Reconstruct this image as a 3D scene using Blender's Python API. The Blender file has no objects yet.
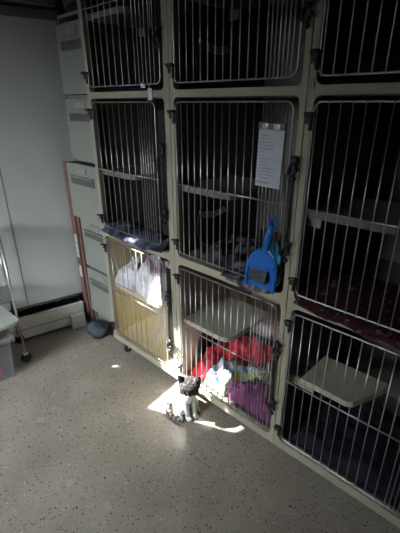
import bpy, bmesh, math, random
from mathutils import Vector, Matrix, noise
random.seed(7)
PI = math.pi
scene = bpy.context.scene
COL = scene.collection

# ------------------------------------------------------------ materials
def mat(name, col, rough=0.6, metal=0.0, nscale=12, namp=0.12, bump=0.0, bscale=80, spec=0.5, detail=4):
    m = bpy.data.materials.new(name); m.use_nodes = True
    nt = m.node_tree; b = nt.nodes['Principled BSDF']
    b.inputs['Roughness'].default_value = rough
    b.inputs['Metallic'].default_value = metal
    b.inputs['Specular IOR Level'].default_value = spec
    tc = nt.nodes.new('ShaderNodeTexCoord')
    n = nt.nodes.new('ShaderNodeTexNoise'); n.inputs['Scale'].default_value = nscale; n.inputs['Detail'].default_value = detail
    nt.links.new(tc.outputs['Object'], n.inputs['Vector'])
    r = nt.nodes.new('ShaderNodeValToRGB')
    r.color_ramp.elements[0].position = 0.3; r.color_ramp.elements[1].position = 0.7
    r.color_ramp.elements[0].color = tuple(c*(1-namp) for c in col)+(1,)
    r.color_ramp.elements[1].color = tuple(min(1, c*(1+namp)) for c in col)+(1,)
    nt.links.new(n.outputs['Fac'], r.inputs['Fac']); nt.links.new(r.outputs['Color'], b.inputs['Base Color'])
    if bump:
        n2 = nt.nodes.new('ShaderNodeTexNoise'); n2.inputs['Scale'].default_value = bscale
        nt.links.new(tc.outputs['Object'], n2.inputs['Vector'])
        bp = nt.nodes.new('ShaderNodeBump'); bp.inputs['Strength'].default_value = bump; bp.inputs['Distance'].default_value = 0.01
        nt.links.new(n2.outputs['Fac'], bp.inputs['Height']); nt.links.new(bp.outputs['Normal'], b.inputs['Normal'])
    return m

def ramp_mat(name, stops, rough=0.9, nscale=8, bump=0.4, distortion=0.0, kind='noise', bscale=120):
    m = bpy.data.materials.new(name); m.use_nodes = True
    nt = m.node_tree; b = nt.nodes['Principled BSDF']; b.inputs['Roughness'].default_value = rough
    b.inputs['Specular IOR Level'].default_value = 0.2
    tc = nt.nodes.new('ShaderNodeTexCoord')
    if kind == 'noise':
        n = nt.nodes.new('ShaderNodeTexNoise'); n.inputs['Distortion'].default_value = distortion; out = n.outputs['Fac']
    elif kind == 'voronoi':
        n = nt.nodes.new('ShaderNodeTexVoronoi'); out = n.outputs['Color']
    else:
        n = nt.nodes.new('ShaderNodeTexWave'); n.inputs['Distortion'].default_value = distortion; out = n.outputs['Fac']
    n.inputs['Scale'].default_value = nscale
    nt.links.new(tc.outputs['Object'], n.inputs['Vector'])
    r = nt.nodes.new('ShaderNodeValToRGB')
    els = r.color_ramp.elements
    els[0].position, els[0].color = stops[0][0], stops[0][1]+(1,)
    els[1].position, els[1].color = stops[-1][0], stops[-1][1]+(1,)
    for p, c in stops[1:-1]:
        e = els.new(p); e.color = c+(1,)
    nt.links.new(out, r.inputs['Fac']); nt.links.new(r.outputs['Color'], b.inputs['Base Color'])
    n2 = nt.nodes.new('ShaderNodeTexNoise'); n2.inputs['Scale'].default_value = bscale
    nt.links.new(tc.outputs['Object'], n2.inputs['Vector'])
    bp = nt.nodes.new('ShaderNodeBump'); bp.inputs['Strength'].default_value = bump; bp.inputs['Distance'].default_value = 0.01
    nt.links.new(n2.outputs['Fac'], bp.inputs['Height']); nt.links.new(bp.outputs['Normal'], b.inputs['Normal'])
    return m

def floor_material():
    m = bpy.data.materials.new('speckled_concrete'); m.use_nodes = True
    nt = m.node_tree; L = nt.links; b = nt.nodes['Principled BSDF']
    tc = nt.nodes.new('ShaderNodeTexCoord')
    def vor(scale, lo, hi, thresh):
        # sparse irregular chips: small voronoi cells, only those whose random value is high
        mp = nt.nodes.new('ShaderNodeTexNoise'); mp.inputs['Scale'].default_value = scale*0.6
        L.new(tc.outputs['Object'], mp.inputs['Vector'])
        mx = nt.nodes.new('ShaderNodeMixRGB'); mx.inputs[0].default_value = 0.012*20/scale*4
        L.new(tc.outputs['Object'], mx.inputs[1]); L.new(mp.outputs['Color'], mx.inputs[2])
        v = nt.nodes.new('ShaderNodeTexVoronoi'); v.inputs['Scale'].default_value = scale
        L.new(mx.outputs[0], v.inputs['Vector'])
        d = nt.nodes.new('ShaderNodeMapRange'); d.inputs['From Min'].default_value = lo; d.inputs['From Max'].default_value = hi
        d.inputs['To Min'].default_value = 1; d.inputs['To Max'].default_value = 0
        L.new(v.outputs['Distance'], d.inputs['Value'])
        s = nt.nodes.new('ShaderNodeSeparateColor'); L.new(v.outputs['Color'], s.inputs[0])
        g = nt.nodes.new('ShaderNodeMath'); g.operation = 'GREATER_THAN'; g.inputs[1].default_value = thresh
        L.new(s.outputs[0], g.inputs[0])
        mu = nt.nodes.new('ShaderNodeMath'); mu.operation = 'MULTIPLY'
        L.new(d.outputs[0], mu.inputs[0]); L.new(g.outputs[0], mu.inputs[1])
        return mu.outputs[0]
    n = nt.nodes.new('ShaderNodeTexNoise'); n.inputs['Scale'].default_value = 3.5; n.inputs['Detail'].default_value = 8
    L.new(tc.outputs['Object'], n.inputs['Vector'])
    r = nt.nodes.new('ShaderNodeValToRGB')
    r.color_ramp.elements[0].position = 0.3; r.color_ramp.elements[0].color = (0.30, 0.262, 0.215, 1)
    r.color_ramp.elements[1].position = 0.72; r.color_ramp.elements[1].color = (0.42, 0.372, 0.31, 1)
    L.new(n.outputs['Fac'], r.inputs['Fac'])
    prev = r.outputs['Color']
    for sc, lo, hi, th, colr in ((75, 0.14, 0.34, 0.66, (0.10, 0.088, 0.075, 1)), (140, 0.15, 0.38, 0.7, (0.12, 0.105, 0.09, 1)),
                                 (60, 0.12, 0.26, 0.84, (0.55, 0.52, 0.47, 1)), (34, 0.08, 0.2, 0.84, (0.06, 0.052, 0.045, 1))):
        f = vor(sc, lo, hi, th)
        mx = nt.nodes.new('ShaderNodeMixRGB'); mx.inputs[2].default_value = colr
        L.new(f, mx.inputs[0]); L.new(prev, mx.inputs[1]); prev = mx.outputs[0]
    L.new(prev, b.inputs['Base Color'])
    rr = nt.nodes.new('ShaderNodeMapRange'); rr.inputs['To Min'].default_value = 0.14; rr.inputs['To Max'].default_value = 0.34
    n3 = nt.nodes.new('ShaderNodeTexNoise'); n3.inputs['Scale'].default_value = 9; n3.inputs['Detail'].default_value = 6
    L.new(tc.outputs['Object'], n3.inputs['Vector']); L.new(n3.outputs['Fac'], rr.inputs['Value'])
    L.new(rr.outputs[0], b.inputs['Roughness'])
    bp = nt.nodes.new('ShaderNodeBump'); bp.inputs['Strength'].default_value = 0.12; bp.inputs['Distance'].default_value = 0.006
    n4 = nt.nodes.new('ShaderNodeTexNoise'); n4.inputs['Scale'].default_value = 60; n4.inputs['Detail'].default_value = 5
    L.new(tc.outputs['Object'], n4.inputs['Vector']); L.new(n4.outputs['Fac'], bp.inputs['Height'])
    L.new(bp.outputs['Normal'], b.inputs['Normal'])
    return m

M = dict(
    frame=mat('beige_enamel', (0.36, 0.335, 0.25), 0.42, nscale=6, namp=0.08),
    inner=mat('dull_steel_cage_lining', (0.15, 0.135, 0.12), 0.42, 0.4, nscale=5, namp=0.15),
    pinkbounce=mat('pinkish_bounce_tint', (0.42, 0.30, 0.26), 0.6, nscale=5, namp=0.12),
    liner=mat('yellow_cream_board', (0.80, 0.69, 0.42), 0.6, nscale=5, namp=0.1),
    shelf_shaded=mat('shaded_cream_shelf', (0.2, 0.19, 0.16), 0.6, nscale=8, namp=0.15),  # darker copy of the cream shelf; upper cages' shade put into the colour
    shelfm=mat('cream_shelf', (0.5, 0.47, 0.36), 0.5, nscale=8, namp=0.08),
    steel=mat('bright_steel_rod', (0.42, 0.42, 0.42), 0.3, 0.8, nscale=40, namp=0.08),
    blackp=mat('black_plastic', (0.012, 0.012, 0.014), 0.4, nscale=20),
    rubber=mat('grey_rubber', (0.05, 0.05, 0.05), 0.7),
    cab=mat('grey_green_painted_steel', (0.27, 0.28, 0.245), 0.45, nscale=4, namp=0.06),
    cabdark=mat('dark_trim_and_recess_shade', (0.10, 0.10, 0.09), 0.5),  # dark grey for trim and seams; also stands in for shade in recesses
    panel=mat('white_panel_paint', (0.54, 0.57, 0.56), 0.5, nscale=3, namp=0.06),
    seam=mat('grey_seam_sealant', (0.20, 0.21, 0.20), 0.6),
    wall=mat('grey_wall_paint', (0.22, 0.22, 0.22), 0.85, nscale=3),
    ceil=mat('dark_ceiling_paint', (0.12, 0.13, 0.13), 0.9),
    heater=mat('white_enamel_heater', (0.62, 0.62, 0.58), 0.45, nscale=6, namp=0.1),
    card=mat('brown_cardboard', (0.19, 0.10, 0.08), 0.85, nscale=14, namp=0.2),
    paper=mat('white_paper', (0.5, 0.52, 0.58), 0.7, nscale=20, namp=0.04),
    ink=mat('grey_ink', (0.3, 0.31, 0.36), 0.7),
    blue=mat('bright_blue_plastic', (0.010, 0.14, 0.50), 0.32, nscale=15, namp=0.1),
    bristle=mat('dark_grey_bristles', (0.10, 0.11, 0.13), 0.9, nscale=90, namp=0.5, bump=0.6, bscale=200),
    tag=mat('pale_tag_plastic', (0.6, 0.6, 0.56), 0.5),
    tagp=mat('lilac_grey_label', (0.30, 0.28, 0.34), 0.6, nscale=60, namp=0.3),
    band=mat('pale_grey_label_strip', (0.82, 0.85, 0.88), 0.6),
    portal=mat('navy_black_plastic', (0.008, 0.009, 0.016), 0.45),
    lid=mat('pale_green_grey_lid', (0.5, 0.54, 0.48), 0.5),
    green=mat('dark_green_cloth', (0.03, 0.10, 0.06), 0.9),
    pink=mat('pink_cloth', (0.6, 0.06, 0.14), 0.9, bump=0.4),
    bagm=mat('slate_blue_plastic_bag', (0.05, 0.06, 0.08), 0.5, bump=0.5, bscale=25),
    duct=mat('grey_ribbed_duct', (0.13, 0.14, 0.15), 0.6),
    pipe=mat('chromed_tube', (0.5, 0.5, 0.5), 0.3, 0.8),
    white_blanket=ramp_mat('white_fleece', [(0.36, (0.50, 0.33, 0.36)), (0.44, (0.62, 0.60, 0.64)), (0.6, (0.72, 0.72, 0.75)), (0.7, (0.42, 0.42, 0.46))], nscale=9, bump=0.8),
    pinkspot=mat('pink_patterned_fleece', (0.42, 0.22, 0.25), 0.95, nscale=18, namp=0.4, bump=0.6),
    red=ramp_mat('red_fleece', [(0.3, (0.6, 0.03, 0.05)), (0.55, (0.85, 0.07, 0.12)), (0.7, (0.9, 0.25, 0.3))], nscale=9),
    tie=ramp_mat('rainbow_patterned_fleece', [(0.30, (0.8, 0.25, 0.4)), (0.40, (0.85, 0.8, 0.85)), (0.47, (0.10, 0.42, 0.65)),
                 (0.54, (0.85, 0.68, 0.10)), (0.60, (0.2, 0.5, 0.35)), (0.70, (0.55, 0.28, 0.2))], nscale=9, distortion=1.4),
    purple=ramp_mat('purple_fleece', [(0.3, (0.07, 0.02, 0.075)), (0.5, (0.30, 0.09, 0.22)), (0.7, (0.14, 0.05, 0.12))], nscale=14),
    maroon=ramp_mat('maroon_patterned_fleece', [(0.35, (0.02, 0.006, 0.01)), (0.48, (0.065, 0.014, 0.02)), (0.57, (0.012, 0.006, 0.01)), (0.66, (0.14, 0.09, 0.085))], nscale=38),
    slate=ramp_mat('blue_grey_patterned_fleece', [(0.3, (0.012, 0.015, 0.028)), (0.5, (0.045, 0.055, 0.085)), (0.7, (0.15, 0.16, 0.2))], nscale=16),
    greyb=ramp_mat('grey_patterned_fleece', [(0.35, (0.03, 0.03, 0.04)), (0.52, (0.13, 0.12, 0.14)), (0.65, (0.28, 0.26, 0.27))], nscale=28),
    greyd=ramp_mat('shaded_grey_fleece', [(0.35, (0.02, 0.02, 0.025)), (0.52, (0.08, 0.075, 0.085)), (0.65, (0.15, 0.14, 0.15))], nscale=24),  # darker copy of the grey fleece, cage shade put into the colour
    teal=mat('teal_towel', (0.02, 0.22, 0.38), 0.9, bump=0.5),
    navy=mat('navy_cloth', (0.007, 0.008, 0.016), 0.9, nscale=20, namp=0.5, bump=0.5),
    eye=mat('dark_eye', (0.01, 0.012, 0.008), 0.12),
    nose=mat('pink_nose', (0.45, 0.2, 0.18), 0.5),
)
def glassy():
    m = bpy.data.materials.new('translucent_grey_plastic'); m.use_nodes = True
    b = m.node_tree.nodes['Principled BSDF']
    b.inputs['Base Color'].default_value = (0.35, 0.37, 0.42, 1); b.inputs['Roughness'].default_value = 0.4
    b.inputs['Alpha'].default_value = 0.45
    n = m.node_tree.nodes.new('ShaderNodeTexNoise'); n.inputs['Scale'].default_value = 8
    mr = m.node_tree.nodes.new('ShaderNodeMapRange'); mr.inputs['To Min'].default_value = 0.22; mr.inputs['To Max'].default_value = 0.34
    m.node_tree.links.new(n.outputs['Fac'], mr.inputs['Value']); m.node_tree.links.new(mr.outputs[0], b.inputs['Alpha'])
    return m
M['bin'] = glassy()
def fur():
    m = bpy.data.materials.new('kitten_fur'); m.use_nodes = True
    nt = m.node_tree; b = nt.nodes['Principled BSDF']; b.inputs['Roughness'].default_value = 0.85
    b.inputs['Specular IOR Level'].default_value = 0.2
    a = nt.nodes.new('ShaderNodeVertexColor'); a.layer_name = 'fur'
    nt.links.new(a.outputs['Color'], b.inputs['Base Color'])
    tc = nt.nodes.new('ShaderNodeTexCoord'); n = nt.nodes.new('ShaderNodeTexNoise'); n.inputs['Scale'].default_value = 180
    bp = nt.nodes.new('ShaderNodeBump'); bp.inputs['Strength'].default_value = 0.5; bp.inputs['Distance'].default_value = 0.004
    nt.links.new(tc.outputs['Object'], n.inputs['Vector']); nt.links.new(n.outputs['Fac'], bp.inputs['Height'])
    nt.links.new(bp.outputs['Normal'], b.inputs['Normal'])
    return m
M['fur'] = fur()

# ------------------------------------------------------------ helpers
def bx(bm, x0, x1, y0, y1, z0, z1, rot=None, bev=0.0):
    r = bmesh.ops.create_cube(bm, size=1.0)
    vs = r['verts']
    for v in vs:
        v.co = Vector(((x0+x1)/2+v.co.x*(x1-x0), (y0+y1)/2+v.co.y*(y1-y0), (z0+z1)/2+v.co.z*(z1-z0)))
    if bev:
        es = list({e for v in vs for e in v.link_edges})
        bmesh.ops.bevel(bm, geom=es, offset=bev, segments=2, affect='EDGES', profile=0.5)
def tube(bm, pts, rad, seg=8, closed=False, cap=True):
    pts = [Vector(p) for p in pts]; n = len(pts); rings = []
    rads = rad if isinstance(rad, (list, tuple)) else [rad]*n
    prevn = None
    for i, p in enumerate(pts):
        if closed: t = (pts[(i+1) % n]-pts[i-1]).normalized()
        else: t = (pts[min(i+1, n-1)]-pts[max(i-1, 0)]).normalized()
        if prevn is None:
            a = Vector((0, 1, 0)) if abs(t.y) < 0.9 else Vector((1, 0, 0))
            nrm = (a - t*a.dot(t)).normalized()
        else:
            nrm = (prevn - t*prevn.dot(t)).normalized()
        prevn = nrm; bn = t.cross(nrm)
        rings.append([bm.verts.new(p+(nrm*math.cos(2*PI*k/seg)+bn*math.sin(2*PI*k/seg))*rads[i]) for k in range(seg)])
    m = n if closed else n-1
    for i in range(m):
        A, B = rings[i], rings[(i+1) % n]
        for k in range(seg):
            bm.faces.new((A[k], A[(k+1) % seg], B[(k+1) % seg], B[k]))
    if cap and not closed:
        bm.faces.new(rings[0][::-1]); bm.faces.new(rings[-1])
def ell(bm, c, r, rot=None, u=16, v=12):
    mt = Matrix.Translation(c)
    if rot is not None: mt = mt @ rot
    mt = mt @ Matrix.Diagonal((r[0], r[1], r[2], 1))
    bmesh.ops.create_uvsphere(bm, u_segments=u, v_segments=v, radius=1.0, matrix=mt)
def cyl(bm, a, b, r, seg=16, r2=None):
    tube(bm, [a, b], [r, r if r2 is None else r2], seg)
def prism(bm, poly, axis, a, b):
    # poly: 2D points; axis: extruded axis
    def mk(p, w):
        if axis == 'y': return Vector((p[0], w, p[1]))
        if axis == 'z': return Vector((p[0], p[1], w))
        return Vector((w, p[0], p[1]))
    A = [bm.verts.new(mk(p, a)) for p in poly]; B = [bm.verts.new(mk(p, b)) for p in poly]
    n = len(poly)
    bm.faces.new(A[::-1]); bm.faces.new(B)
    for i in range(n): bm.faces.new((A[i], A[(i+1) % n], B[(i+1) % n], B[i]))
def obj(name, bm, m, parent=None, smooth=False, mats=None):
    bmesh.ops.recalc_face_normals(bm, faces=bm.faces[:])
    me = bpy.data.meshes.new(name); bm.to_mesh(me); bm.free()
    for mm in (mats or [m]): me.materials.append(mm)
    if smooth:
        for p in me.polygons: p.use_smooth = True
    o = bpy.data.objects.new(name, me); COL.objects.link(o)
    if parent is not None: o.parent = parent; o.matrix_parent_inverse = Matrix.Identity(4); o.location = (0, 0, 0)
    return o
def obj_at(name, bm, m, loc, parent=None, **k):
    # mesh written in world coordinates; origin moved to loc
    for v in bm.verts: v.co -= Vector(loc)
    o = obj(name, bm, m, parent, **k); o.location = loc
    return o
def thing(name, label, cat, group=None, loc=(0, 0, 0), rz=0):
    o = bpy.data.objects.new(name, None); COL.objects.link(o); o.empty_display_size = 0.05
    o.location = loc; o.rotation_euler = (0, 0, rz)
    o['label'] = label; o['category'] = cat
    if group: o['group'] = group
    return o
def tag(o, label, cat, group=None):
    o['label'] = label; o['category'] = cat
    if group: o['group'] = group
    return o
def struct(name, bm, m, parent=None, **k):
    o = obj(name, bm, m, parent, **k)
    if parent is None: o['kind'] = 'structure'
    return o
def NB(): return bmesh.new()

# ------------------------------------------------------------ camera
CH = 1.4614; CD = 1.1117
camd = bpy.data.cameras.new('camera'); cam = bpy.data.objects.new('camera', camd); COL.objects.link(cam)
r_ = Vector((0.72296586, 0.69087057, -0.00426964)); u_ = Vector((-0.27141356, 0.28969469, 0.91782987)); f_ = Vector((-0.63533853, 0.66240082, -0.39695101))
mw = Matrix((r_, u_, -f_)).transposed().to_4x4(); mw.translation = Vector((0, -CD, CH))
cam.matrix_world = mw
camd.sensor_fit = 'VERTICAL'; camd.sensor_height = 24.0; camd.lens = 24.0*382.44/533.0
camd.clip_start = 0.02
scene.camera = cam

# ------------------------------------------------------------ sun geometry
SUN = Vector((0.82, 0.57, -math.tan(math.radians(46)))).normalized()      # travelling direction

# ------------------------------------------------------------ room
WN = Vector((0.975, -0.22, 0)).normalized(); WT = Vector((0.22, 0.975, 0)).normalized()
WB = Vector((-2.25, -0.05, 0)) - WN*0.13        # a point on the wall plane (inner face)
def wp(s, off, z): return WB + WT*s + WN*off + Vector((0, 0, z))
def sp(p):
    # (s) coordinate along the wall, z of the point where a ray back along the sun meets the wall
    p = Vector(p); t = ((WB-p).dot(WN))/(SUN.dot(WN)); q = p+SUN*t
    return ((q-WB).dot(WT), q.z)
S0, S1, ZC = -3.75, 0.20, 2.75
bm = NB()
bx(bm, -5, 2.6, -4.2, 1.3, -0.06, 0.0)
struct('floor', bm, floor_material())
bm = NB(); a_, c_ = wp(S0, -0.3, 0), wp(S1, -0.3, 0)
prism(bm, [(a_.x, -3.75), (1.98, -3.75), (1.98, 0.86), (-2.7, 0.86), (-2.7, 0.2), (c_.x, 0.19), (a_.x, a_.y)], 'z', ZC, ZC+0.06); struct('ceiling', bm, M['ceil'])
bm = NB(); bx(bm, -5, 2.6, 0.78, 0.86, 0, ZC); struct('wall_back', bm, M['wall'])
bm = NB(); bx(bm, 1.9, 1.98, -3.6, 0.78, 0, ZC); struct('wall_right', bm, M['wall'])
bm = NB(); bx(bm, -3.3, 1.9, -3.6, -3.52, 0, ZC); struct('wall_front', bm, M['wall'])
# left wall with the opening that lets the sunbeam in
lit = [(-1.545, 0, 0.80), (-1.475, 0, 0.815), (-1.40, 0, 0.66), (-1.292, 0, 0.51), (-1.222, 0, 0.375), (-1.19, 0, 0.43), (-1.09, 0, 0.38), (-1.00, 0, 0.25), (-0.88, 0, 0.11),
       (-0.81, -0.005, 0.0), (-1.255, -0.20, 0.0), (-1.27, -0.05, 0.0), (-1.36, 0, 0.09), (-1.45, 0, 0.25), (-1.54, 0, 0.45)]
hole = [sp(p) for p in lit]
bm = NB()
outer = [(S0, 0), (S1, 0), (S1, ZC), (S0, ZC)]
win = [(-2.75, 0.95), (-1.75, 0.95), (-1.75, 2.1), (-2.75, 2.1)]
es = []
spot = lambda cx, cy, hx, hy, a: [sp((cx+math.cos(a)*hx*math.cos(t)-math.sin(a)*hy*math.sin(t), cy+math.sin(a)*hx*math.cos(t)+math.cos(a)*hy*math.sin(t), 0)) for t in [2*PI*k/8 for k in range(8)]]
spots = [spot(-1.660, -0.115, 0.038, 0.012, 0.75), spot(-1.103, -0.60, 0.020, 0.012, 0.75)]
for loop in (outer, hole, *spots):
    vs = [bm.verts.new(wp(s, 0, z)) for s, z in loop]
    for i in range(len(vs)): es.append(bm.edges.new((vs[i], vs[(i+1) % len(vs)])))
bmesh.ops.triangle_fill(bm, use_beauty=True, edges=es)
r = bmesh.ops.extrude_face_region(bm, geom=bm.faces[:])
for g in r['geom']:
    if isinstance(g, bmesh.types.BMVert): g.co -= WN*0.015
struct('wall_left', bm, M['wall'])
# return of the wall behind the door leaf
bm = NB(); bx(bm, -2.70, -2.62, 0.2, 0.78, 0, ZC); struct('wall_corner', bm, M['wall'])
bm = NB(); bx(bm, -2.70, -2.335, 0.152, 0.2, 0, ZC); struct('wall_jog', bm, M['wall'])
# window frame of the room window
bm = NB()
def wbox(bm, s0, s1, o0, o1, z0, z1):
    pts = [wp(s, o, z) for z in (z0, z1) for o in (o0, o1) for s in (s0, s1)]
    v = [bm.verts.new(p) for p in pts]
    for f in ((0, 1, 3, 2), (4, 5, 7, 6), (0, 1, 5, 4), (2, 3, 7, 6), (0, 2, 6, 4), (1, 3, 7, 5)): bm.faces.new([v[i] for i in f])
for s0, s1, z0, z1 in ((-2.8, -1.7, 0.9, 0.95), (-2.8, -1.7, 2.1, 2.15), (-2.8, -2.75, 0.95, 2.1), (-1.75, -1.7, 0.95, 2.1), (-2.265, -2.235, 0.95, 2.1)):
    wbox(bm, s0, s1, -0.005, 0.03, z0, z1)
wd = struct('window_1', bm, M['panel'])
bm = NB(); wbox(bm, -2.75, -1.75, 0.003, 0.008, 0.95, 2.1); obj('added_blind', bm, M['heater'], wd)  # unseen blind added over the window to keep direct sun out
# white door leaf on the left wall
bm = NB()
wbox(bm, -0.46, -0.265, 0.015, 0.06, 0.215, 1.872)
wbox(bm, -0.258, 0.17, 0.015, 0.06, 0.215, 1.872)
door = struct('door_1', bm, M['panel'])
bm = NB(); wbox(bm, -0.266, -0.257, 0.02, 0.0575, 0.215, 1.872); obj('panel_seam', bm, M['seam'], door)
bm = NB(); wbox(bm, -0.46, 0.17, 0.015, 0.075, 1.875, 1.915); obj('head_rail', bm, M['duct'], door)
bm = NB(); wbox(bm, -0.46, 0.17, 0.02, 0.07, 0.205, 0.214); obj('bottom_rail', bm, M['cabdark'], door)
bm = NB(); wbox(bm, -0.6, 0.16, 0.002, 0.11, 1.93, 2.3); struct('trim_1', bm, M['ceil'])   # soffit over the door leaf

# baseboard heater
ht = thing('baseboard_heater', 'white enamelled baseboard heater with dark slot along its top, under the white panel', 'heater', loc=tuple(wp(-0.2, 0.07, 0)), rz=math.atan2(WT.y, WT.x)-PI/2)
# local: y along wall, x outwards
bm = NB(); bx(bm, -0.068, 0.06, -0.75, 0.28, 0.02, 0.150, bev=0.004)
bx(bm, -0.068, -0.055, -0.75, 0.28, 0.15, 0.20)
obj('casing', bm, M['heater'], ht)
bm = NB(); bx(bm, -0.054, 0.035, -0.74, 0.27, 0.151, 0.160)
for i in range(44): bx(bm, -0.05, 0.03, -0.73+i*0.023, -0.728+i*0.023, 0.16, 0.178)
obj('fin_grille', bm, M['blackp'], ht)
bm = NB(); bx(bm, 0.036, 0.064, -0.75, 0.28, 0.151, 0.172, bev=0.003); obj('front_lip', bm, M['heater'], ht)
bm = NB(); bx(bm, 0.0602, 0.0625, -0.75, 0.28, 0.085, 0.089); bx(bm, -0.05, 0.05, -0.74, 0.27, 0.0, 0.019); obj('gap_shade', bm, M['cabdark'], ht)  # solid dark strips standing for shade in the front seam and underneath
bm = NB(); bx(bm, 0.061, 0.10, 0.175, 0.27, 0.0, 0.105, bev=0.003); obj('end_cap', bm, M['heater'], ht)

# ------------------------------------------------------------ file cabinet
cab = thing('filing_cabinet', 'tall grey green five drawer filing cabinet with its middle drawer pulled slightly open', 'filing cabinet', loc=(-2.01, 0.08, 0))
W = 0.168
bm = NB()
bx(bm, -W, -W+0.012, 0.0, 0.55, 0, 1.86); bx(bm, W-0.012, W, 0.0, 0.55, 0, 1.86)
bx(bm, -W+0.012, W-0.012, 0.53, 0.55, 0, 1.86); bx(bm, -W, W, 0.0, 0.55, 1.86, 1.875)
bx(bm, -W+0.012, W-0.012, 0.015, 0.53, 0, 0.10)
for k in range(6): bx(bm, -W+0.012, W-0.012, 0.004, 0.03, 0.105+k*0.344, 0.118+k*0.344)
obj('body', bm, M['cab'], cab)
for k in range(5):
    z0 = 0.122+k*0.344; z1 = z0+0.326; off = -0.05 if k == 2 else -0.008
    bm = NB(); bx(bm, -W+0.004, W-0.004, off-0.014, off+0.006, z0, z1, bev=0.003)
    if k == 2:
        bx(bm, -W+0.016, W-0.016, off+0.006, 0.3, z0+0.02, z1-0.03)
    d = obj('drawer', bm, M['cab'], cab)
    bm = NB(); bx(bm, -0.125, 0.125, off-0.017, off-0.0142, z1-0.118, z1-0.078); obj('recess_shade', bm, M['cabdark'], d)  # raised dark plate, the shade of a recess put into its colour
    bm = NB(); bx(bm, -0.125, 0.125, off-0.03, off-0.0142, z1-0.076, z1-0.068, bev=0.002); obj('handle', bm, M['cab'], d)
    bm = NB(); bx(bm, -0.04, 0.05, off-0.019, off-0.0142, z1-0.05, z1-0.022)
    obj('label_holder', bm, M['pipe'], d)

# flattened cardboard cartons leaning between the door leaf and the cabinet
def carton(xb, xt, th, y0, y1, z1, label, patches):
    t = thing('cardboard_box', label, 'box', 'flattened brown cartons beside the filing cabinet', loc=(xb, y0, 0.0))
    d = xt-xb
    bm = NB(); prism(bm, [(0, 0.002), (th, 0.002), (d+th, z1), (d, z1)], 'y', 0, y1-y0); obj('carton', bm, M['card'], t)
    def strip(z0_, z1_, a, b2, y):
        return [(d*z0_/z1+a*th, z0_), (d*z0_/z1+b2*th, z0_), (d*z1_/z1+b2*th, z1_), (d*z1_/z1+a*th, z1_)], y
    for z0_, z1_ in patches:
        P_, y = strip(z0_, z1_, 0.15, 0.85, 0)
        bm = NB(); prism(bm, P_, 'y', -0.003, -0.0005); sh = obj('shipping_label', bm, M['tag'], t)
        n = 4
        for q in range(n):
            zz = z0_+(z1_-z0_)*(q+0.5)/n; P_, y = strip(zz, zz+0.006, 0.25, 0.7-0.1*(q % 2), 0)
            bm = NB(); prism(bm, P_, 'y', -0.0045, -0.003); obj('printed_line', bm, M['ink'], sh)
    P_, y = strip(z1*0.48, z1*0.485, 0.02, 0.98, 0)
    bm = NB(); prism(bm, P_, 'y', -0.002, -0.0003); obj('flap_seam', bm, M['cabdark'], t)
carton(-2.262, -2.290, 0.050, 0.052, 0.13, 1.12, 'flattened brown cardboard box with white labels leaning against the white panel', [(0.50, 0.66), (0.36, 0.44)])
carton(-2.2105, -2.238, 0.030, 0.062, 0.42, 1.08, 'flattened brown cardboard box leaning closest to the side of the filing cabinet', [(0.80, 0.92)])

# dark bag on the floor
bm = NB(); ell(bm, (0, 0, 0), (0.085, 0.062, 0.050), u=32, v=20)
for v in bm.verts:
    n = noise.noise(v.co*22)*0.02+noise.noise(v.co*50)*0.008; v.co += v.co.normalized()*n; v.co.z = max(v.co.z, -0.045)
bg = obj('plastic_bag', bm, M['bagm'], None, smooth=True); bg.location = (-2.035, 0.005, 0.044)
tag(bg, 'crumpled dark slate plastic bag on the floor at the foot of the filing cabinet', 'bag')

# ribbed duct at the ceiling corner
bm = NB()
pts = []; rads = []
for i in range(70):
    t = i/69; p = Vector((-2.35+0.15*t, 0.22, 2.35-0.42*t))
    pts.append(p); rads.append(0.062+0.006*(i % 2))
tube(bm, pts, rads, 20)
dt = obj_at('ribbed_duct', bm, M['duct'], (-2.2, 0.22, 1.93)); tag(dt, 'grey ribbed hose coming down beside the top of the filing cabinet', 'duct')

# ------------------------------------------------------------ cage banks
def rrect(x0, x1, z0, z1, r, y, n=6):
    P = []
    for cx, cz, a0 in ((x1-r, z1-r, 0), (x0+r, z1-r, 90), (x0+r, z0+r, 180), (x1-r, z0+r, 270)):
        for i in range(n+1):
            a = math.radians(a0+90*i/n); P.append((cx+r*math.cos(a), y, cz+r*math.sin(a)))
    return P
rows = [dict(z0=0.114, z1=0.768, d0=0.137, d1=0.750, mid=0.437), dict(z0=0.804, z1=1.476, d0=0.828, d1=1.459, mid=1.139), dict(z0=1.503, z1=2.175, d0=1.526, d1=2.155, mid=1.842)]
banks = [
    dict(x0=-1.835, x1=-1.231, o0=-1.810, o1=-1.263, label='beige stack of three cages at the left end, white blanket in its bottom cage'),
    dict(x0=-1.229, x1=-0.627, o0=-1.207, o1=-0.648, label='beige middle stack of three cages with a blue dustpan hung on one door'),
    dict(x0=-0.625, x1=-0.022, o0=-0.602, o1=-0.045, label='beige stack of three cages at the right with maroon blanket in its centre cage'),
]
DEPTH = 0.62
def latch_mesh(x, za, zb, flip=1):
    bm = NB()
    tube(bm, [(x, -0.012, za-0.03), (x, -0.012, zb+0.03)], 0.0045, 8)
    for zc in (za, zb):
        bx(bm, x-0.010, x+0.010, -0.018, -0.004, zc-0.03, zc+0.024, bev=0.004)
        ell(bm, (x+0.018, -0.026, zc+0.022), (0.010, 0.010, 0.010), u=10, v=8)
        ell(bm, (x+0.018, -0.024, zc-0.012), (0.009, 0.009, 0.009), u=10, v=8)
        ell(bm, (x+0.010, -0.022, zc-0.040), (0.008, 0.008, 0.009), u=10, v=8)
        tube(bm, [(x+0.018, -0.02, zc+0.022), (x-0.005, -0.024, zc), (x-0.012, -0.022, zc-0.028)], 0.004, 6)
    return bm
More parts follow.
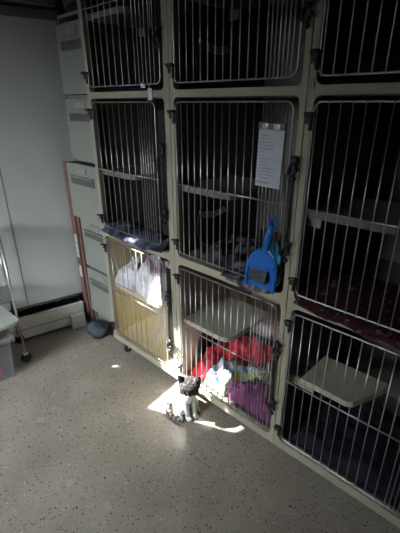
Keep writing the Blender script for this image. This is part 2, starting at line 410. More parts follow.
def wire_mesh(x, za, zb):
    bm = NB()
    tube(bm, [(x-0.02, -0.012, za+0.03), (x-0.005, -0.026, za+0.01), (x-0.004, -0.026, zb), (x-0.016, -0.012, zb-0.02)], 0.0022, 6)
    return bm
for bi, b in enumerate(banks):
    x0, x1 = b['x0'], b['x1']; ox = (x0+x1)/2
    T = thing('cage_bank', b['label'], 'cat cage', 'three tall beige cage banks side by side', loc=(ox, 0, 0))
    a0, a1 = b['o0']-ox, b['o1']-ox; L, R = x0-ox, x1-ox
    # face frame with three openings, rounded inner corners
    bm = NB()
    bx(bm, L, a0, 0, 0.03, 0.075, 2.21, bev=0.002); bx(bm, a1, R, 0, 0.03, 0.075, 2.21, bev=0.002)
    for z0, z1 in ((0.075, 0.114), (0.768, 0.804), (1.476, 1.503), (2.175, 2.21)):
        bx(bm, a0-0.002, a1+0.002, 0.0005, 0.03, z0, z1, bev=0.002)
    for rw in rows:
        for cx, sx in ((a0, 1), (a1, -1)):
            for cz, sz in ((rw['z0'], 1), (rw['z1'], -1)):
                rr = 0.022; poly = [(cx-sx*0.001, cz-sz*0.001)]
                for i in range(7):
                    a = math.radians(90*i/6); poly.append((cx+sx*rr*(1-math.sin(a)), cz+sz*rr*(1-math.cos(a))))
                poly = [(cx-sx*0.001, cz-sz*0.001), (cx+sx*rr, cz-sz*0.001)]+[(cx+sx*rr*(1-math.sin(math.radians(15*i))), cz+sz*rr*(1-math.cos(math.radians(15*i)))) for i in range(7)]+[(cx-sx*0.001, cz+sz*rr)]
                prism(bm, poly, 'y', 0.001, 0.029)
    fr = obj('face_frame', bm, M['frame'], T)
    for s, nm in ((L+0.004, 'l'), (R-0.012, 'r')):
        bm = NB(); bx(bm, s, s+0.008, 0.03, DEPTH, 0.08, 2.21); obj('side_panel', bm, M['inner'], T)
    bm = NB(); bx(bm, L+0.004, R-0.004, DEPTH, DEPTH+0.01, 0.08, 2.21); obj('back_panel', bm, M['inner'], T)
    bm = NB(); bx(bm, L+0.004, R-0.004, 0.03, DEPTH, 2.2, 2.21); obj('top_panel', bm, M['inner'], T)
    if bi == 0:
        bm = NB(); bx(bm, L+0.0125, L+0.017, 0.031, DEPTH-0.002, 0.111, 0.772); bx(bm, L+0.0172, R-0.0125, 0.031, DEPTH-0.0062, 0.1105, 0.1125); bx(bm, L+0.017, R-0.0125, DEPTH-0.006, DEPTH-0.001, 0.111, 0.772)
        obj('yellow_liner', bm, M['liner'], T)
    if bi == 1:
        bm = NB(); bx(bm, L+0.0122, L+0.0145, 0.031, DEPTH-0.002, 0.111, 0.772); bx(bm, L+0.0145, R-0.0125, DEPTH-0.006, DEPTH-0.001, 0.111, 0.772)
        obj('pinkish_bounce_panel', bm, M['pinkbounce'], T)  # added panels, the red blanket's bounced tint put into their colour
    for ri, rw in enumerate(rows):
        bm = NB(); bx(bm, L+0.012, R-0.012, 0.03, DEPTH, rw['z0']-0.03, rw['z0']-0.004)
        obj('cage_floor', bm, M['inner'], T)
        # resting shelf
        w = {0: 0.43, 1: 0.285, 2: 0.30}[bi]; dp = {0: 0.34, 1: 0.34, 2: 0.30}[bi]
        if bi == 0 and ri > 0: w = 0.28
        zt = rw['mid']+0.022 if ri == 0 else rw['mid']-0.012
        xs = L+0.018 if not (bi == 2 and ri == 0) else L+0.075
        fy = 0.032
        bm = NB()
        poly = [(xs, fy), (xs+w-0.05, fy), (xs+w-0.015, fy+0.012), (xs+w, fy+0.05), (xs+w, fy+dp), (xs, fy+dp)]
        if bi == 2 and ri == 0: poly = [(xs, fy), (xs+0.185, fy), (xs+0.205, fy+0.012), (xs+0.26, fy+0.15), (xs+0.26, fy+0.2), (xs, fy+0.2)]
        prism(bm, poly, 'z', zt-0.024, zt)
        obj('shelf', bm, M['shelfm' if ri == 0 else 'shelf_shaded'], T)
        for yy in ((fy+0.02, fy+0.16) if bi == 2 else (fy+dp-0.04,)):
            bm = NB(); bx(bm, L+0.018, xs+0.05, yy, yy+0.012, zt-0.06, zt-0.0245); obj('shelf_bracket', bm, M['frame'], T)
        # round portal plate on the left divider
        if bi > 0:
            pz = rw['z0']+0.112; px = L+0.0148; py = 0.240
            bm = NB(); cyl(bm, (px, py, pz), (px+0.008, py, pz), 0.106, 40)
            pts = [(px+0.008, py+0.108*math.cos(2*PI*k/40), pz+0.108*math.sin(2*PI*k/40)) for k in range(40)]
            tube(bm, pts, 0.007, 8, closed=True)
            po = obj('round_portal', bm, M['portal'], T)
            if ri > 0 and bi == 1:
                bm = NB()
                P = []
                for k in range(11):
                    y = -0.098+k*0.0194; P.append((py+y, pz+0.030+(0.15*y*y/0.1 if y > 0 else -0.2*y)-0.006))
                poly = P+[(y, z+0.03) for y, z in reversed(P)]
                prism(bm, poly, 'x', px+0.0083, px+0.0105); obj('label_strip', bm, M['band'], po)
    for cx in (L+0.10, R-0.06):
        for cy in ((0.035 if (bi == 0 and cx < 0) else 0.15), DEPTH-0.07):
            bm = NB()
            tube(bm, [(cx-0.012, cy, 0.0345), (cx+0.012, cy, 0.0345)], 0.034, 20)
            ca = obj('caster', bm, M['rubber'], T, smooth=False)
            bm = NB()
            for s in (-1, 1): bx(bm, cx+s*0.016-0.0015, cx+s*0.016+0.0015, cy-0.012, cy+0.02, 0.03, 0.075)
            bx(bm, cx-0.018, cx+0.018, cy-0.015, cy+0.022, 0.0725, 0.0765); obj('caster_fork', bm, M['pipe'], ca)
    # doors
    for ri, rw in enumerate(rows):
        d0, d1 = rw['d0'], rw['d1']
        if bi == 0:
            fl = -1.801-ox; frr = {0: -1.312, 1: -1.321, 2: -1.277}[ri]-ox
            n = 9; xb = [fl+0.0465*(k+1) for k in range(8)]
            k = xb[-1]; rem = frr-k; xb += [k+rem*(j+1)/6.2 for j in range(5)]
        elif bi == 1:
            fl, frr = -1.196-ox, -0.664-ox
            xb = [fl+0.008]+[-1.159-ox+0.035*k for k in range(12)]; xb += [xb[-1]+0.0152*(j+1) for j in range(6)]
        else:
            fl, frr = -0.596-ox, -0.064-ox
            xb = [fl+0.012+0.0352*k for k in range(13)]; xb += [xb[-1]+0.0152*(j+1) for j in range(5)]
        bm = NB(); fy = -0.002
        tube(bm, rrect(fl, frr, d0, d1, 0.026, fy), 0.0031, 8, closed=True)
        D = obj('door', bm, M['steel'], T, smooth=True)
        bm = NB()
        for x in xb: tube(bm, [(x, fy-0.004, d0-0.003), (x, fy-0.004, d1+0.003)], 0.0021, 8)
        obj('vertical_bars', bm, M['steel'], D, smooth=True)
        bm = NB(); tube(bm, [(fl-0.004, fy+0.003, rw['mid']), (frr+0.004, fy+0.003, rw['mid'])], 0.0033, 8); obj('cross_bar', bm, M['steel'], D, smooth=True)
        # hinges
        for zc in (d0+0.045, d1-0.05):
            bm = NB(); bx(bm, L+0.004, a0+0.004, -0.012, -0.0015, zc-0.012, zc+0.016, bev=0.003)
            tube(bm, [(fl-0.004, -0.010, zc-0.03), (fl-0.004, -0.010, zc+0.02)], 0.006, 8)
            tube(bm, [(L+0.008, -0.012, zc+0.012), (L+0.012, -0.024, zc+0.016), (fl, -0.020, zc+0.018), (fl+0.006, -0.006, zc+0.014)], 0.005, 8)
            obj('hinge', bm, M['blackp'], D)
        lx = {0: a1-0.012, 1: a1+0.004, 2: a1-0.012}[bi]
        la, lb = d0+0.165, d0+0.445
        obj('latch', latch_mesh(lx, la, lb), M['blackp'], D, smooth=True)
        obj('latch_wire', wire_mesh(lx-0.015, la+0.02, lb-0.03), M['pipe'], D, smooth=True)
        if bi == 0:
            bm = NB(); bx(bm, frr+0.012, a1-0.004, 0.004, 0.008, d0+0.06, d1-0.03); obj('dark_gap_plate', bm, M['blackp'], D)  # black plate put in to darken the gap between door and frame

# ------------------------------------------------------------ cloth
def cloth(name, m, x0, x1, y0, y1, zf, label, cat='blanket', nx=70, ny=50, seed=0, thick=0.006, edge=None, group=None, fold=0.012, base=0.0, loc=None, parent=None):
    """lumpy folded cloth whose top surface height over (x,y) is zf(u,v); closed underneath"""
    bm = NB(); g = []
    of = Vector((seed*3.1, seed*1.7, seed))
    for j in range(ny+1):
        row = []
        for i in range(nx+1):
            u, v = i/nx, j/ny
            e = 1.0
            X0 = x0(v) if callable(x0) else x0; clampx = not callable(x1); X1 = x1(v) if callable(x1) else x1
            x = X0+(X1-X0)*u; y = y0+(y1-y0)*v
            wob = noise.noise(Vector((x*9, y*9, 0))+of)*0.02
            xx = x+wob*(1 if 0.02 < v else 1); yy = min(max(y+noise.noise(Vector((x*8, y*8, 5))+of)*0.018, y0), y1); xx = min(max(xx, X0), X1)
            edg = min(u, 1-u, v, 1-v); e = min(1, edg/0.12); e = math.sin(e*PI/2)
            n = noise.noise(Vector((x*14, y*14, 1))+of)*fold*1.6+abs(noise.noise(Vector((x*30, y*22, 2))+of))*fold
            ridge = (1-abs(noise.noise(Vector((x*11+y*6, y*5, 3))+of))*2.2); n += max(0, ridge)**3*fold*1.2
            z = zf(u, v)*e + n*e + thick
            row.append(bm.verts.new((xx, yy, base+max(z, 0.004))))
        g.append(row)
    for j in range(ny):
        for i in range(nx): bm.faces.new((g[j][i], g[j][i+1], g[j+1][i+1], g[j+1][i]))
    # underside
    bd = [g[0][i] for i in range(nx+1)]+[g[j][nx] for j in range(1, ny+1)]+[g[ny][i] for i in range(nx-1, -1, -1)]+[g[j][0] for j in range(ny-1, 0, -1)]
    low = [bm.verts.new((v.co.x, v.co.y, base+0.001)) for v in bd]
    n = len(bd)
    for i in range(n): bm.faces.new((bd[i], bd[(i+1) % n], low[(i+1) % n], low[i]))
    bm.faces.new(low[::-1])
    c = (sum(v.co.x for v in bd)/len(bd), (y0+y1)/2, base)
    o = obj_at(name, bm, m, c, smooth=True)
    if label: tag(o, label, cat, group)
    return o
def gauss(u, v, cu, cv, su, sv): return math.exp(-((u-cu)/su)**2-((v-cv)/sv)**2)
def overhang(name, m, x0, x1, zt, drop, label, seed, cat='blanket', yin=0.16, group=None, base=0.8, bulge=0.02):
    """cloth lying on a cage floor and spilling under the door over the rail"""
    bm = NB(); nx = 80; ny = 40; g = []; of = Vector((seed*2.3, seed, 0))
    for j in range(ny+1):
        v = j/ny; row = []
        for i in range(nx+1):
            u = i/nx; x = x0+(x1-x0)*u
            dr = drop*max(0.0, math.sin(PI*u))**0.6*(0.7+0.5*noise.noise(Vector((x*12, 0, 0))+of))
            if v < 0.35:       # hanging part
                t = v/0.35; z = zt-dr*(1-t)+0.002; y = -0.016-0.006*math.sin(t*PI)-abs(noise.noise(Vector((x*30, t, 1))+of))*0.008
            else:
                t = (v-0.35)/0.65; y = -0.016+t*(yin+0.016)
                z = zt+0.004+bulge*math.sin(min(1, t*2)*PI/2)*(0.5+0.8*abs(noise.noise(Vector((x*16, y*16, 2))+of)))*(1-t**6)
                if y < 0.012: z = min(z, zt+0.018)
            row.append(bm.verts.new((x, y, z)))
        g.append(row)
    for j in range(ny):
        for i in range(nx): bm.faces.new((g[j][i], g[j][i+1], g[j+1][i+1], g[j+1][i]))
    c = ((x0+x1)/2, 0.05, zt)
    o = obj_at(name, bm, m, c, smooth=True)
    so = o.modifiers.new('thickness', 'SOLIDIFY'); so.thickness = 0.004; so.offset = 1
    tag(o, label, cat, group)
    return o

F0, F1, F2 = 0.110, 0.800, 1.499    # cage floor tops
# bottom middle cage: red, rainbow, purple
st = lambda v, a, b, k: a+(b-a)*(1/(1+math.exp(-(v-k)*12)))
cloth('blanket', M['red'], -1.195, lambda v: st(v, -1.105, -0.93, 0.62), 0.045, 0.50, lambda u, v: 0.035+0.035*gauss(u, v, 0.4, 0.75, 0.6, 0.4)+0.035*gauss(u, v, 0.3, 0.25, 0.4, 0.3), 'bright red fleece blanket heaped at the left of the bottom middle cage behind the kitten', seed=1, base=F0, fold=0.026)
cloth('blanket', M['tie'], lambda v: st(v, -1.095, -1.02, 0.8), lambda v: st(v, -0.945, -0.72, 0.78), 0.045, 0.285, lambda u, v: 0.045+0.02*gauss(u, v, 0.5, 0.7, 0.4, 0.4), 'multicoloured fleece blanket with yellow, blue and white, between red and purple blankets', seed=2, base=F0, fold=0.024)
cloth('blanket', M['purple'], -0.925, -0.675, 0.05, 0.19, lambda u, v: 0.055+0.02*gauss(u, v, 0.5, 0.5, 0.4, 0.4), 'purple fleece blanket at the right front corner of the bottom middle cage', seed=3, base=F0, fold=0.024)
# white blanket on the shelf in the bottom left cage
sx0, sx1 = -1.815, -1.395
cloth('blanket', M['white_blanket'], sx0, sx1+0.015, 0.036, 0.33, lambda u, v: 0.05+0.13*gauss(u, v, 0.72, 0.45, 0.28, 0.5)+0.05*gauss(u, v, 0.3, 0.4, 0.3, 0.5), 'white fleece blanket bunched up on the shelf of the bottom left cage', seed=5, base=0.4595, fold=0.03)
# middle row
overhang('blanket', M['slate'], -1.80, -1.30, 0.806, 0.030, 'blue grey fleece spilling out under the door of the centre left cage', 6, bulge=0.035)
overhang('blanket', M['greyb'], -0.925, -0.69, 0.806, 0.034, 'grey patterned fleece bulging over the sill just below the blue dustpan', 7, bulge=0.03, yin=0.2)
cloth('blanket', M['greyd'], -1.18, -0.945, 0.034, 0.42, lambda u, v: 0.02, 'shade-darkened grey patterned fleece on the floor of the middle cage under the round portal', seed=17, base=F1, nx=50, ny=40)
overhang('blanket', M['maroon'], -0.585, -0.06, 0.806, 0.032, 'dark maroon patterned fleece hanging over the sill of the centre right cage', 8, bulge=0.05, yin=0.35)
cloth('towel', M['teal'], -0.935, -0.80, 0.22, 0.40, lambda u, v: 0.03+0.02*gauss(u, v, 0.4, 0.5, 0.4, 0.4), 'teal blue towel on the cage floor behind the blue dustpan', 'towel', seed=9, base=F1, nx=40, ny=30)
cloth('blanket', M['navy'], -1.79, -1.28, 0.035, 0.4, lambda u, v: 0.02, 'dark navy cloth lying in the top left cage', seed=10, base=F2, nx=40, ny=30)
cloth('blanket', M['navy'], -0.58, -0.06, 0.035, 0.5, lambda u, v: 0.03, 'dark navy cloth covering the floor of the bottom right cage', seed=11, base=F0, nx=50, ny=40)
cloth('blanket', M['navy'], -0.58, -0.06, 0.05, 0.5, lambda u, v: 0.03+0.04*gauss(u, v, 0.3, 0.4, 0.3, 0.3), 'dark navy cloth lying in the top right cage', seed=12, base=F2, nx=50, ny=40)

# ------------------------------------------------------------ dustpan and brush on the door
dp = thing('dustpan', 'bright blue plastic dustpan hung upright by its handle on the middle cage door', 'dustpan', loc=(-0.728, -0.024, 0.812))
# local frame: x along door, y out (-), z up
def pan_outline(s=1.0, dz=0):
    P = [(-0.060*s, 0.006), (0.060*s, 0.006), (0.062*s, 0.07), (0.056*s, 0.115), (0.040*s, 0.146), (0.018*s, 0.165), (-0.014*s, 0.165), (-0.040*s, 0.146), (-0.056*s, 0.115), (-0.062*s, 0.07)]
    return P
bm = NB(); prism(bm, pan_outline(), 'y', -0.006, -0.0025)
# raised rim
P = pan_outline(); rim = P[1:]+[P[0]]
for i in range(len(rim)-1):
    a, c = rim[i], rim[i+1]
    tube(bm, [(a[0], -0.014, a[1]), (c[0], -0.014, c[1])], 0.0065, 8)
    vs = [bm.verts.new(q) for q in ((a[0], -0.003, a[1]), (c[0], -0.003, c[1]), (c[0], -0.018, c[1]), (a[0], -0.018, a[1]))]
    bm.faces.new(vs)
# curved hood at the top of the pan
hood = [(-0.056, 0.118), (-0.040, 0.143), (-0.014, 0.16), (0.018, 0.16), (0.040, 0.143), (0.056, 0.118), (0.05, 0.09), (-0.05, 0.09)]
prism(bm, hood, 'y', -0.024, -0.006)
for v in bm.verts: v.co.x += (v.co.z-0.0)*0.10
obj('pan', bm, M['blue'], dp)
bm = NB()
hp = [(0.018, -0.014, 0.155), (0.024, -0.017, 0.19), (0.032, -0.018, 0.225), (0.040, -0.016, 0.262)]
tube(bm, hp, [0.015, 0.013, 0.014, 0.013], 12)
hr = [(0.043+0.013*math.cos(2*PI*k/16), -0.014, 0.270+0.016*math.sin(2*PI*k/16)) for k in range(16)]
tube(bm, hr, 0.0045, 8, closed=True)
for v in bm.verts: v.co.y = -0.015+(v.co.y+0.015)*0.8
obj('handle', bm, M['blue'], dp, smooth=True)
br = thing('hand_brush', 'grey bristled hand brush clipped inside the blue dustpan', 'brush', loc=(-0.728, -0.026, 0.812))
bm = NB()
for i in range(26):
    x = -0.036+i*0.0029
    for yy in (-0.012, -0.018, -0.023):
        jx = random.uniform(-0.002, 0.002)
        tube(bm, [(x, yy, 0.088), (x+jx-0.002, yy, 0.034+random.uniform(0, 0.005))], 0.0017, 5)
obj('bristles', bm, M['bristle'], br)
bm = NB(); bx(bm, -0.040, 0.042, -0.026, -0.008, 0.0885, 0.097, bev=0.002); obj('brush_back', bm, M['blue'], br)

# ------------------------------------------------------------ paper record in sleeve
rc = thing('record_card', 'white printed record sheet in a clear sleeve clipped high on the middle cage door', 'paper record', loc=(-0.733, -0.014, 1.192))
rc.rotation_euler = (0, math.radians(1.5), 0)
bm = NB(); bx(bm, -0.050, 0.048, -0.004, 0.0, 0.0, 0.185, bev=0.001); obj('sheet', bm, M['paper'], rc)
bm = NB()
random.seed(3)
for i in range(14):
    z = 0.165-i*0.0105; w = random.uniform(0.02, 0.07)
    bx(bm, -0.04, -0.04+w, -0.0052, -0.0042, z, z+0.0022)
bx(bm, -0.044, 0.005, -0.0052, -0.0042, 0.012, 0.017)
obj('printed_lines', bm, M['ink'], rc)
bm = NB()
bx(bm, -0.052, 0.050, -0.0065, 0.002, 0.184, 0.206, bev=0.002)
obj('sleeve_top', bm, M['duct'], rc)
for x in (-0.025, 0.02):
    bm = NB(); bx(bm, x-0.012, x+0.012, -0.010, -0.0066, 0.186, 0.204, bev=0.002)
    tube(bm, [(x, -0.008, 0.2), (x, -0.002, 0.215), (x, 0.010, 0.218)], 0.002, 6)
    obj('clip', bm, M['pipe'], rc, smooth=True)
# tags
def small_tag(x, z, w, h, m, label, rz=0):
    t = thing('cage_tag', label, 'tag', loc=(x, -0.003, z))
    bm = NB(); prism(bm, [(-w/2, 0), (w/2, 0.001), (w/2*0.9, h), (-w/2*0.95, h)], 'y', -0.003, -0.0005); obj('plate', bm, m, t)
    bm = NB(); tube(bm, [(-w*0.2, -0.003, h), (0, -0.006, h+0.01), (w*0.2, -0.003, h)], 0.0012, 5); obj('tie', bm, M['pipe'], t)
small_tag(-1.342, 1.465, 0.028, 0.045, M['tag'], 'small pale tag hanging on the rail under the top left cage door')
small_tag(-1.385, 1.512, 0.030, 0.018, M['tag'], 'small pale clip at the bottom edge of the top left cage door')
small_tag(-0.613, 1.492, 0.020, 0.030, M['tagp'], 'small lilac grey label on the upright below the top right hinge')

# ------------------------------------------------------------ storage bin, lid, cart
az = math.atan2(WT.y, WT.x)-PI/2
bn = thing('storage_bin', 'translucent grey plastic storage bin full of pink cloth on the floor at the left', 'storage bin', loc=(-2.165, -0.80, 0), rz=math.radians(-6))
bm = NB()
def frus(bm, z0, z1, a, b, c, d, t):
    # open-topped tub, outer half sizes a,b at bottom and c,d at top
    ring = lambda hx, hy, z: [bm.verts.new(p) for p in ((-hx, -hy, z), (hx, -hy, z), (hx, hy, z), (-hx, hy, z))]
    r0, r1, r2, r3 = ring(a, b, z0), ring(c, d, z1), ring(c-t, d-t, z1), ring(a-t, b-t, z0+t)
    for A, B in ((r0, r1), (r1, r2), (r2, r3)):
        for k in range(4): bm.faces.new((A[k], A[(k+1) % 4], B[(k+1) % 4], B[k]))
    bm.faces.new(r0[::-1]); bm.faces.new(r3)
frus(bm, 0.001, 0.27, 0.125, 0.25, 0.14, 0.265, 0.004)
tb = obj('tub', bm, M['bin'], bn)
bm = NB()
for s in (-1, 1):
    bx(bm, -0.15, 0.15, s*0.275-0.008, s*0.275+0.008, 0.255, 0.275, bev=0.003); bx(bm, s*0.15-0.008, s*0.15+0.008, -0.283, 0.283, 0.255, 0.275, bev=0.003)
obj('rim', bm, M['bin'], bn)
o = cloth('folded_cloth', M['pink'], -2.265, -2.065, -1.0, -0.60, lambda u, v: 0.09, 'pink cloth filling the lower half of the grey storage bin', 'cloth', seed=20, base=0.008, nx=40, ny=40, fold=0.01)
o.rotation_euler = (0, 0, math.radians(-6))
o = cloth('folded_cloth', M['greyb'], -2.275, -2.065, -1.0, -0.60, lambda u, v: 0.03, 'grey cloth lying above the pink cloth in the storage bin', 'cloth', seed=21, base=0.15, nx=40, ny=40, fold=0.01)
o.rotation_euler = (0, 0, math.radians(-6))
o = cloth('folded_cloth', M['green'], -2.285, -2.055, -1.0, -0.60, lambda u, v: 0.03, 'dark green cloth on top of the bin contents under the pale lid', 'cloth', seed=22, base=0.225, nx=40, ny=40, fold=0.012)
o.rotation_euler = (0, 0, math.radians(-6))
ld = thing('bin_lid', 'pale green grey lid resting slantwise over the storage bin', 'lid', loc=(-2.19, -0.70, 0.312), rz=math.radians(2))
ld.rotation_euler = (math.radians(1.5), 0, math.radians(2))
bm = NB(); prism(bm, [(-0.16, -0.24), (0.15, -0.24), (0.165, -0.22), (0.165, 0.21), (0.15, 0.228), (-0.16, 0.228)], 'z', 0, 0.008)
obj('lid_plate', bm, M['lid'], ld)
bm = NB()
for s in (-1, 1):
    bx(bm, -0.15, 0.15, s*0.222-0.004, s*0.222+0.004, -0.012, 0.0)
bx(bm, 0.154, 0.160, -0.21, 0.21, -0.012, 0.0)
obj('lid_lip', bm, M['lid'], ld)

ct = thing('utility_cart', 'wheeled chrome tube cart standing behind the storage bin at the left edge', 'cart', loc=(-2.10, -0.458, 0))
dx = WN; 
def cl(a, b2, z): # local offsets: a away from camera side (towards wall), b2 along the wall backwards
    v = -WN*a - WT*b2; return (v.x, v.y, z)
for (a, c) in ((0, 0), (0.235, 0), (0, 0.75), (0.235, 0.75)):
    bm = NB(); p = cl(a, c, 0); tube(bm, [(p[0], p[1], 0.062), (p[0], p[1], 0.82)], 0.0065, 12); obj('post', bm, M['pipe'], ct, smooth=True)
    bm = NB(); tube(bm, [(p[0]-0.012, p[1]+0.012, 0.03), (p[0]+0.008, p[1]-0.008, 0.03)], 0.029, 20); c1 = obj('caster', bm, M['blackp'], ct)
    bm = NB(); bx(bm, p[0]-0.014, p[0]+0.014, p[1]-0.014, p[1]+0.014, 0.052, 0.066, bev=0.003); obj('caster_plate', bm, M['pipe'], c1)
for z in (0.42, 0.80):
    bm = NB()
    loop = [cl(0, 0, z), cl(0.235, 0, z), cl(0.235, 0.75, z), cl(0, 0.75, z)]
    for k in range(4): tube(bm, [loop[k], loop[(k+1) % 4]], 0.006, 8)
    for k in range(1, 10): tube(bm, [cl(0.235*k/10, 0, z), cl(0.235*k/10, 0.75, z)], 0.0025, 6)
    obj('wire_shelf', bm, M['pipe'], ct, smooth=True)

# ------------------------------------------------------------ kitten
def build_kitten():
    bm = NB()
    E_ = lambda c, r, rot=None: ell(bm, c, r, rot)
    ry = lambda a: Matrix.Rotation(math.radians(a), 4, 'Y')
    E_((-0.052, 0, 0.058), (0.066, 0.056, 0.058))            # rump
    E_((-0.036, 0, 0.100), (0.056, 0.050, 0.064), ry(20))    # back
    E_((-0.010, 0, 0.130), (0.046, 0.042, 0.056), ry(25))    # shoulders
    E_((0.018, 0, 0.125), (0.034, 0.034, 0.050))             # chest
    E_((0.020, 0, 0.165), (0.030, 0.029, 0.035))             # neck
    for s in (-1, 1):
        E_((-0.012, s*0.036, 0.045), (0.046, 0.024, 0.042), ry(-15))      # haunch
        E_((0.012, s*0.046, 0.012), (0.032, 0.013, 0.012))                # hind paw
        tube(bm, [(0.016, s*0.020, 0.13), (0.028, s*0.019, 0.085), (0.034, s*0.018, 0.045), (0.038, s*0.018, 0.012)], [0.021, 0.016, 0.0125, 0.012], 12)
        E_((0.046, s*0.018, 0.010), (0.019, 0.0125, 0.0105))              # fore paw
        for k in (-1, 0, 1): E_((0.060, s*0.018+k*0.0065, 0.008), (0.007, 0.0045, 0.007))
    # tail curled round towards the fore paws on the right flank (camera side)
    tp = [(-0.090, -0.005, 0.018), (-0.105, -0.035, 0.014), (-0.085, -0.064, 0.013), (-0.050, -0.078, 0.013), (-0.010, -0.080, 0.012), (0.025, -0.070, 0.011), (0.05, -0.052, 0.010)]
    tube(bm, tp, [0.016, 0.014, 0.0135, 0.013, 0.012, 0.011, 0.007], 12)
    E_((-0.08, -0.003, 0.024), (0.03, 0.022, 0.02))
    # head in its own frame: turned towards the camera and tipped down
    H = Matrix.Translation((0.036, -0.004, 0.205)) @ Matrix.Rotation(math.radians(-38), 4, 'Z') @ Matrix.Rotation(math.radians(26), 4, 'Y') @ Matrix.Diagonal((1.06, 1.2, 0.98, 1))
    def he(c, r, rot=None):
        mt = H @ Matrix.Translation(c)
        if rot is not None: mt = mt @ rot
        bmesh.ops.create_uvsphere(bm, u_segments=20, v_segments=14, radius=1.0, matrix=mt @ Matrix.Diagonal((r[0], r[1], r[2], 1)))
    he((0, 0, 0), (0.041, 0.042, 0.037))
    for s in (-1, 1):
        he((0.026, s*0.020, -0.012), (0.018, 0.018, 0.014))
        he((0.038, s*0.008, -0.014), (0.012, 0.010, 0.009))
        # ear: a cone with a tilted tip
        a = H @ Vector((-0.010, s*0.027, 0.014)); t = H @ Vector((-0.016, s*0.041, 0.060))
        tube(bm, [a, a.lerp(t, 0.55), t], [0.021, 0.0125, 0.003], 12)
    he((0.034, 0, -0.022), (0.013, 0.011, 0.008))
    he((0.036, 0, 0.0), (0.012, 0.008, 0.010))
    me = bpy.data.meshes.new('kitten'); bm.to_mesh(me); bm.free()
    tmp = bpy.data.objects.new('kitten_tmp', me); COL.objects.link(tmp)
    rm = tmp.modifiers.new('r', 'REMESH'); rm.mode = 'VOXEL'; rm.voxel_size = 0.0026
    sm = tmp.modifiers.new('s', 'SMOOTH'); sm.factor = 0.5; sm.iterations = 5
    dg = bpy.context.evaluated_depsgraph_get(); dg.update()
    me2 = bpy.data.meshes.new_from_object(tmp.evaluated_get(dg)); me2.name = 'kitten'
    bpy.data.objects.remove(tmp)
    Hi = H.inverted()
    ca = me2.color_attributes.new('fur', 'FLOAT_COLOR', 'POINT')
    white = Vector((0.80, 0.78, 0.75)); dark = Vector((0.016, 0.016, 0.018)); grey = Vector((0.085, 0.078, 0.072))
    for i, v in enumerate(me2.vertices):
        p = v.co; q = Hi @ p; n = noise.noise(p*45); n2 = noise.noise(p*120)
        c = white.copy()
        inhead = p.z > 0.165 and q.length < 0.078
        if inhead:
            d = (q.z + 0.020 + 0.006*n)/0.004 if q.x > 0.0 else (q.z+0.016+0.008*n)/0.005
            # white blaze under the nose and round the chin
            if q.x > 0.020 and abs(q.y) < 0.013+0.3*max(0, -q.z) and q.z < -0.012: d = -1
            f = max(0, min(1, d)); c = white.lerp(dark.lerp(grey, max(0, min(1, 0.25+n2*1.6))), f)
        else:
            # tail and the low flank patch are tabby grey
            tail = p.z < 0.032 and (p.y < -0.055 or p.x < -0.085)
            if tail:
                st = 0.5+0.5*math.sin((p.x*1.0+p.y*0.4)*260)
                c = dark.lerp(Vector((0.42, 0.38, 0.34)), max(0, min(1, st*0.8+n2)))
            patch = gg(p, (-0.045, -0.055, 0.03), 0.032)+gg(p, (-0.085, 0.02, 0.07), 0.035)+gg(p, (0.0, 0.06, 0.03), 0.02)
            f = max(0, min(1, (patch-0.42+0.25*n)*5))
            if not tail: c = c.lerp(dark.lerp(Vector((0.34, 0.30, 0.27)), max(0, min(1, 0.5+n2*1.5))), f*0.75)
        c = c*(1+0.10*n2)
        ca.data[i].color = (max(0, c.x), max(0, c.y), max(0, c.z), 1)
    for pl in me2.polygons: pl.use_smooth = True
    me2.materials.clear(); me2.materials.append(M['fur'])
    k = bpy.data.objects.new('kitten', me2); COL.objects.link(k)
    for s in (-1, 1):
        bm = NB()
        mt = H @ Matrix.Translation((0.0335, s*0.0165, 0.004)) @ Matrix.Diagonal((0.006, 0.0068, 0.0058, 1))
        bmesh.ops.create_uvsphere(bm, u_segments=14, v_segments=10, radius=1, matrix=mt); obj('eye', bm, M['eye'], k, smooth=True)
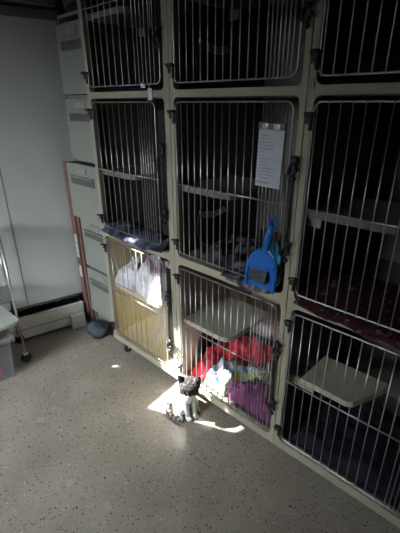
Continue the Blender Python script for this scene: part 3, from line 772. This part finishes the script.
    bm = NB(); mt = H @ Matrix.Translation((0.0495, 0, -0.0065)) @ Matrix.Diagonal((0.003, 0.0042, 0.003, 1))
    bmesh.ops.create_uvsphere(bm, u_segments=12, v_segments=8, radius=1, matrix=mt); obj('nose', bm, M['nose'], k, smooth=True)
    return k
def gg(p, c, r): return math.exp(-((p-Vector(c)).length/r)**2)
kt = build_kitten()
kt.location = (-1.090, -0.076, 0.0); kt.rotation_euler = (0, 0, math.radians(-14)); kt.scale = (1.04, 1.08, 1.0)
tag(kt, 'white kitten with a dark grey head sitting in the sunlit patch on the floor', 'kitten')

# ------------------------------------------------------------ lights
sl = bpy.data.lights.new('sun', 'SUN'); sl.energy = 55; sl.angle = math.radians(0.6); sl.color = (1.0, 0.97, 0.93)
so = bpy.data.objects.new('sun', sl); COL.objects.link(so)
so.rotation_euler = SUN.to_track_quat('-Z', 'Y').to_euler()
def area(name, loc, tgt, sx, sy, e, col):
    l = bpy.data.lights.new(name, 'AREA'); l.shape = 'RECTANGLE'; l.size = sx; l.size_y = sy; l.energy = e; l.color = col
    o = bpy.data.objects.new(name, l); COL.objects.link(o); o.location = loc
    o.rotation_euler = (Vector(tgt)-Vector(loc)).to_track_quat('-Z', 'Y').to_euler(); return o
wl = wp(-2.25, -0.03, 1.525)
area('window_daylight', wl, wl+WN, 1.0, 1.15, 2, (0.86, 0.93, 1.0))
dl = area('added_daylight_fill', (-1.5, -3.4, 1.5), (-1.75, -0.75, 0.0), 1.2, 1.0, 27, (0.88, 0.95, 1.0)); dl.data.spread = math.radians(68)  # lamp added behind the camera, spread narrowed to leave upper cages dark
w = bpy.data.worlds.new('world'); scene.world = w; w.use_nodes = True
w.node_tree.nodes['Background'].inputs[0].default_value = (0.55, 0.65, 0.8, 1)
w.node_tree.nodes['Background'].inputs[1].default_value = 0.6

scene.view_settings.view_transform = 'Standard'; scene.view_settings.look = 'None'
scene.view_settings.gamma = 1.0; scene.view_settings.use_curve_mapping = False
scene.view_settings.exposure = 0.0
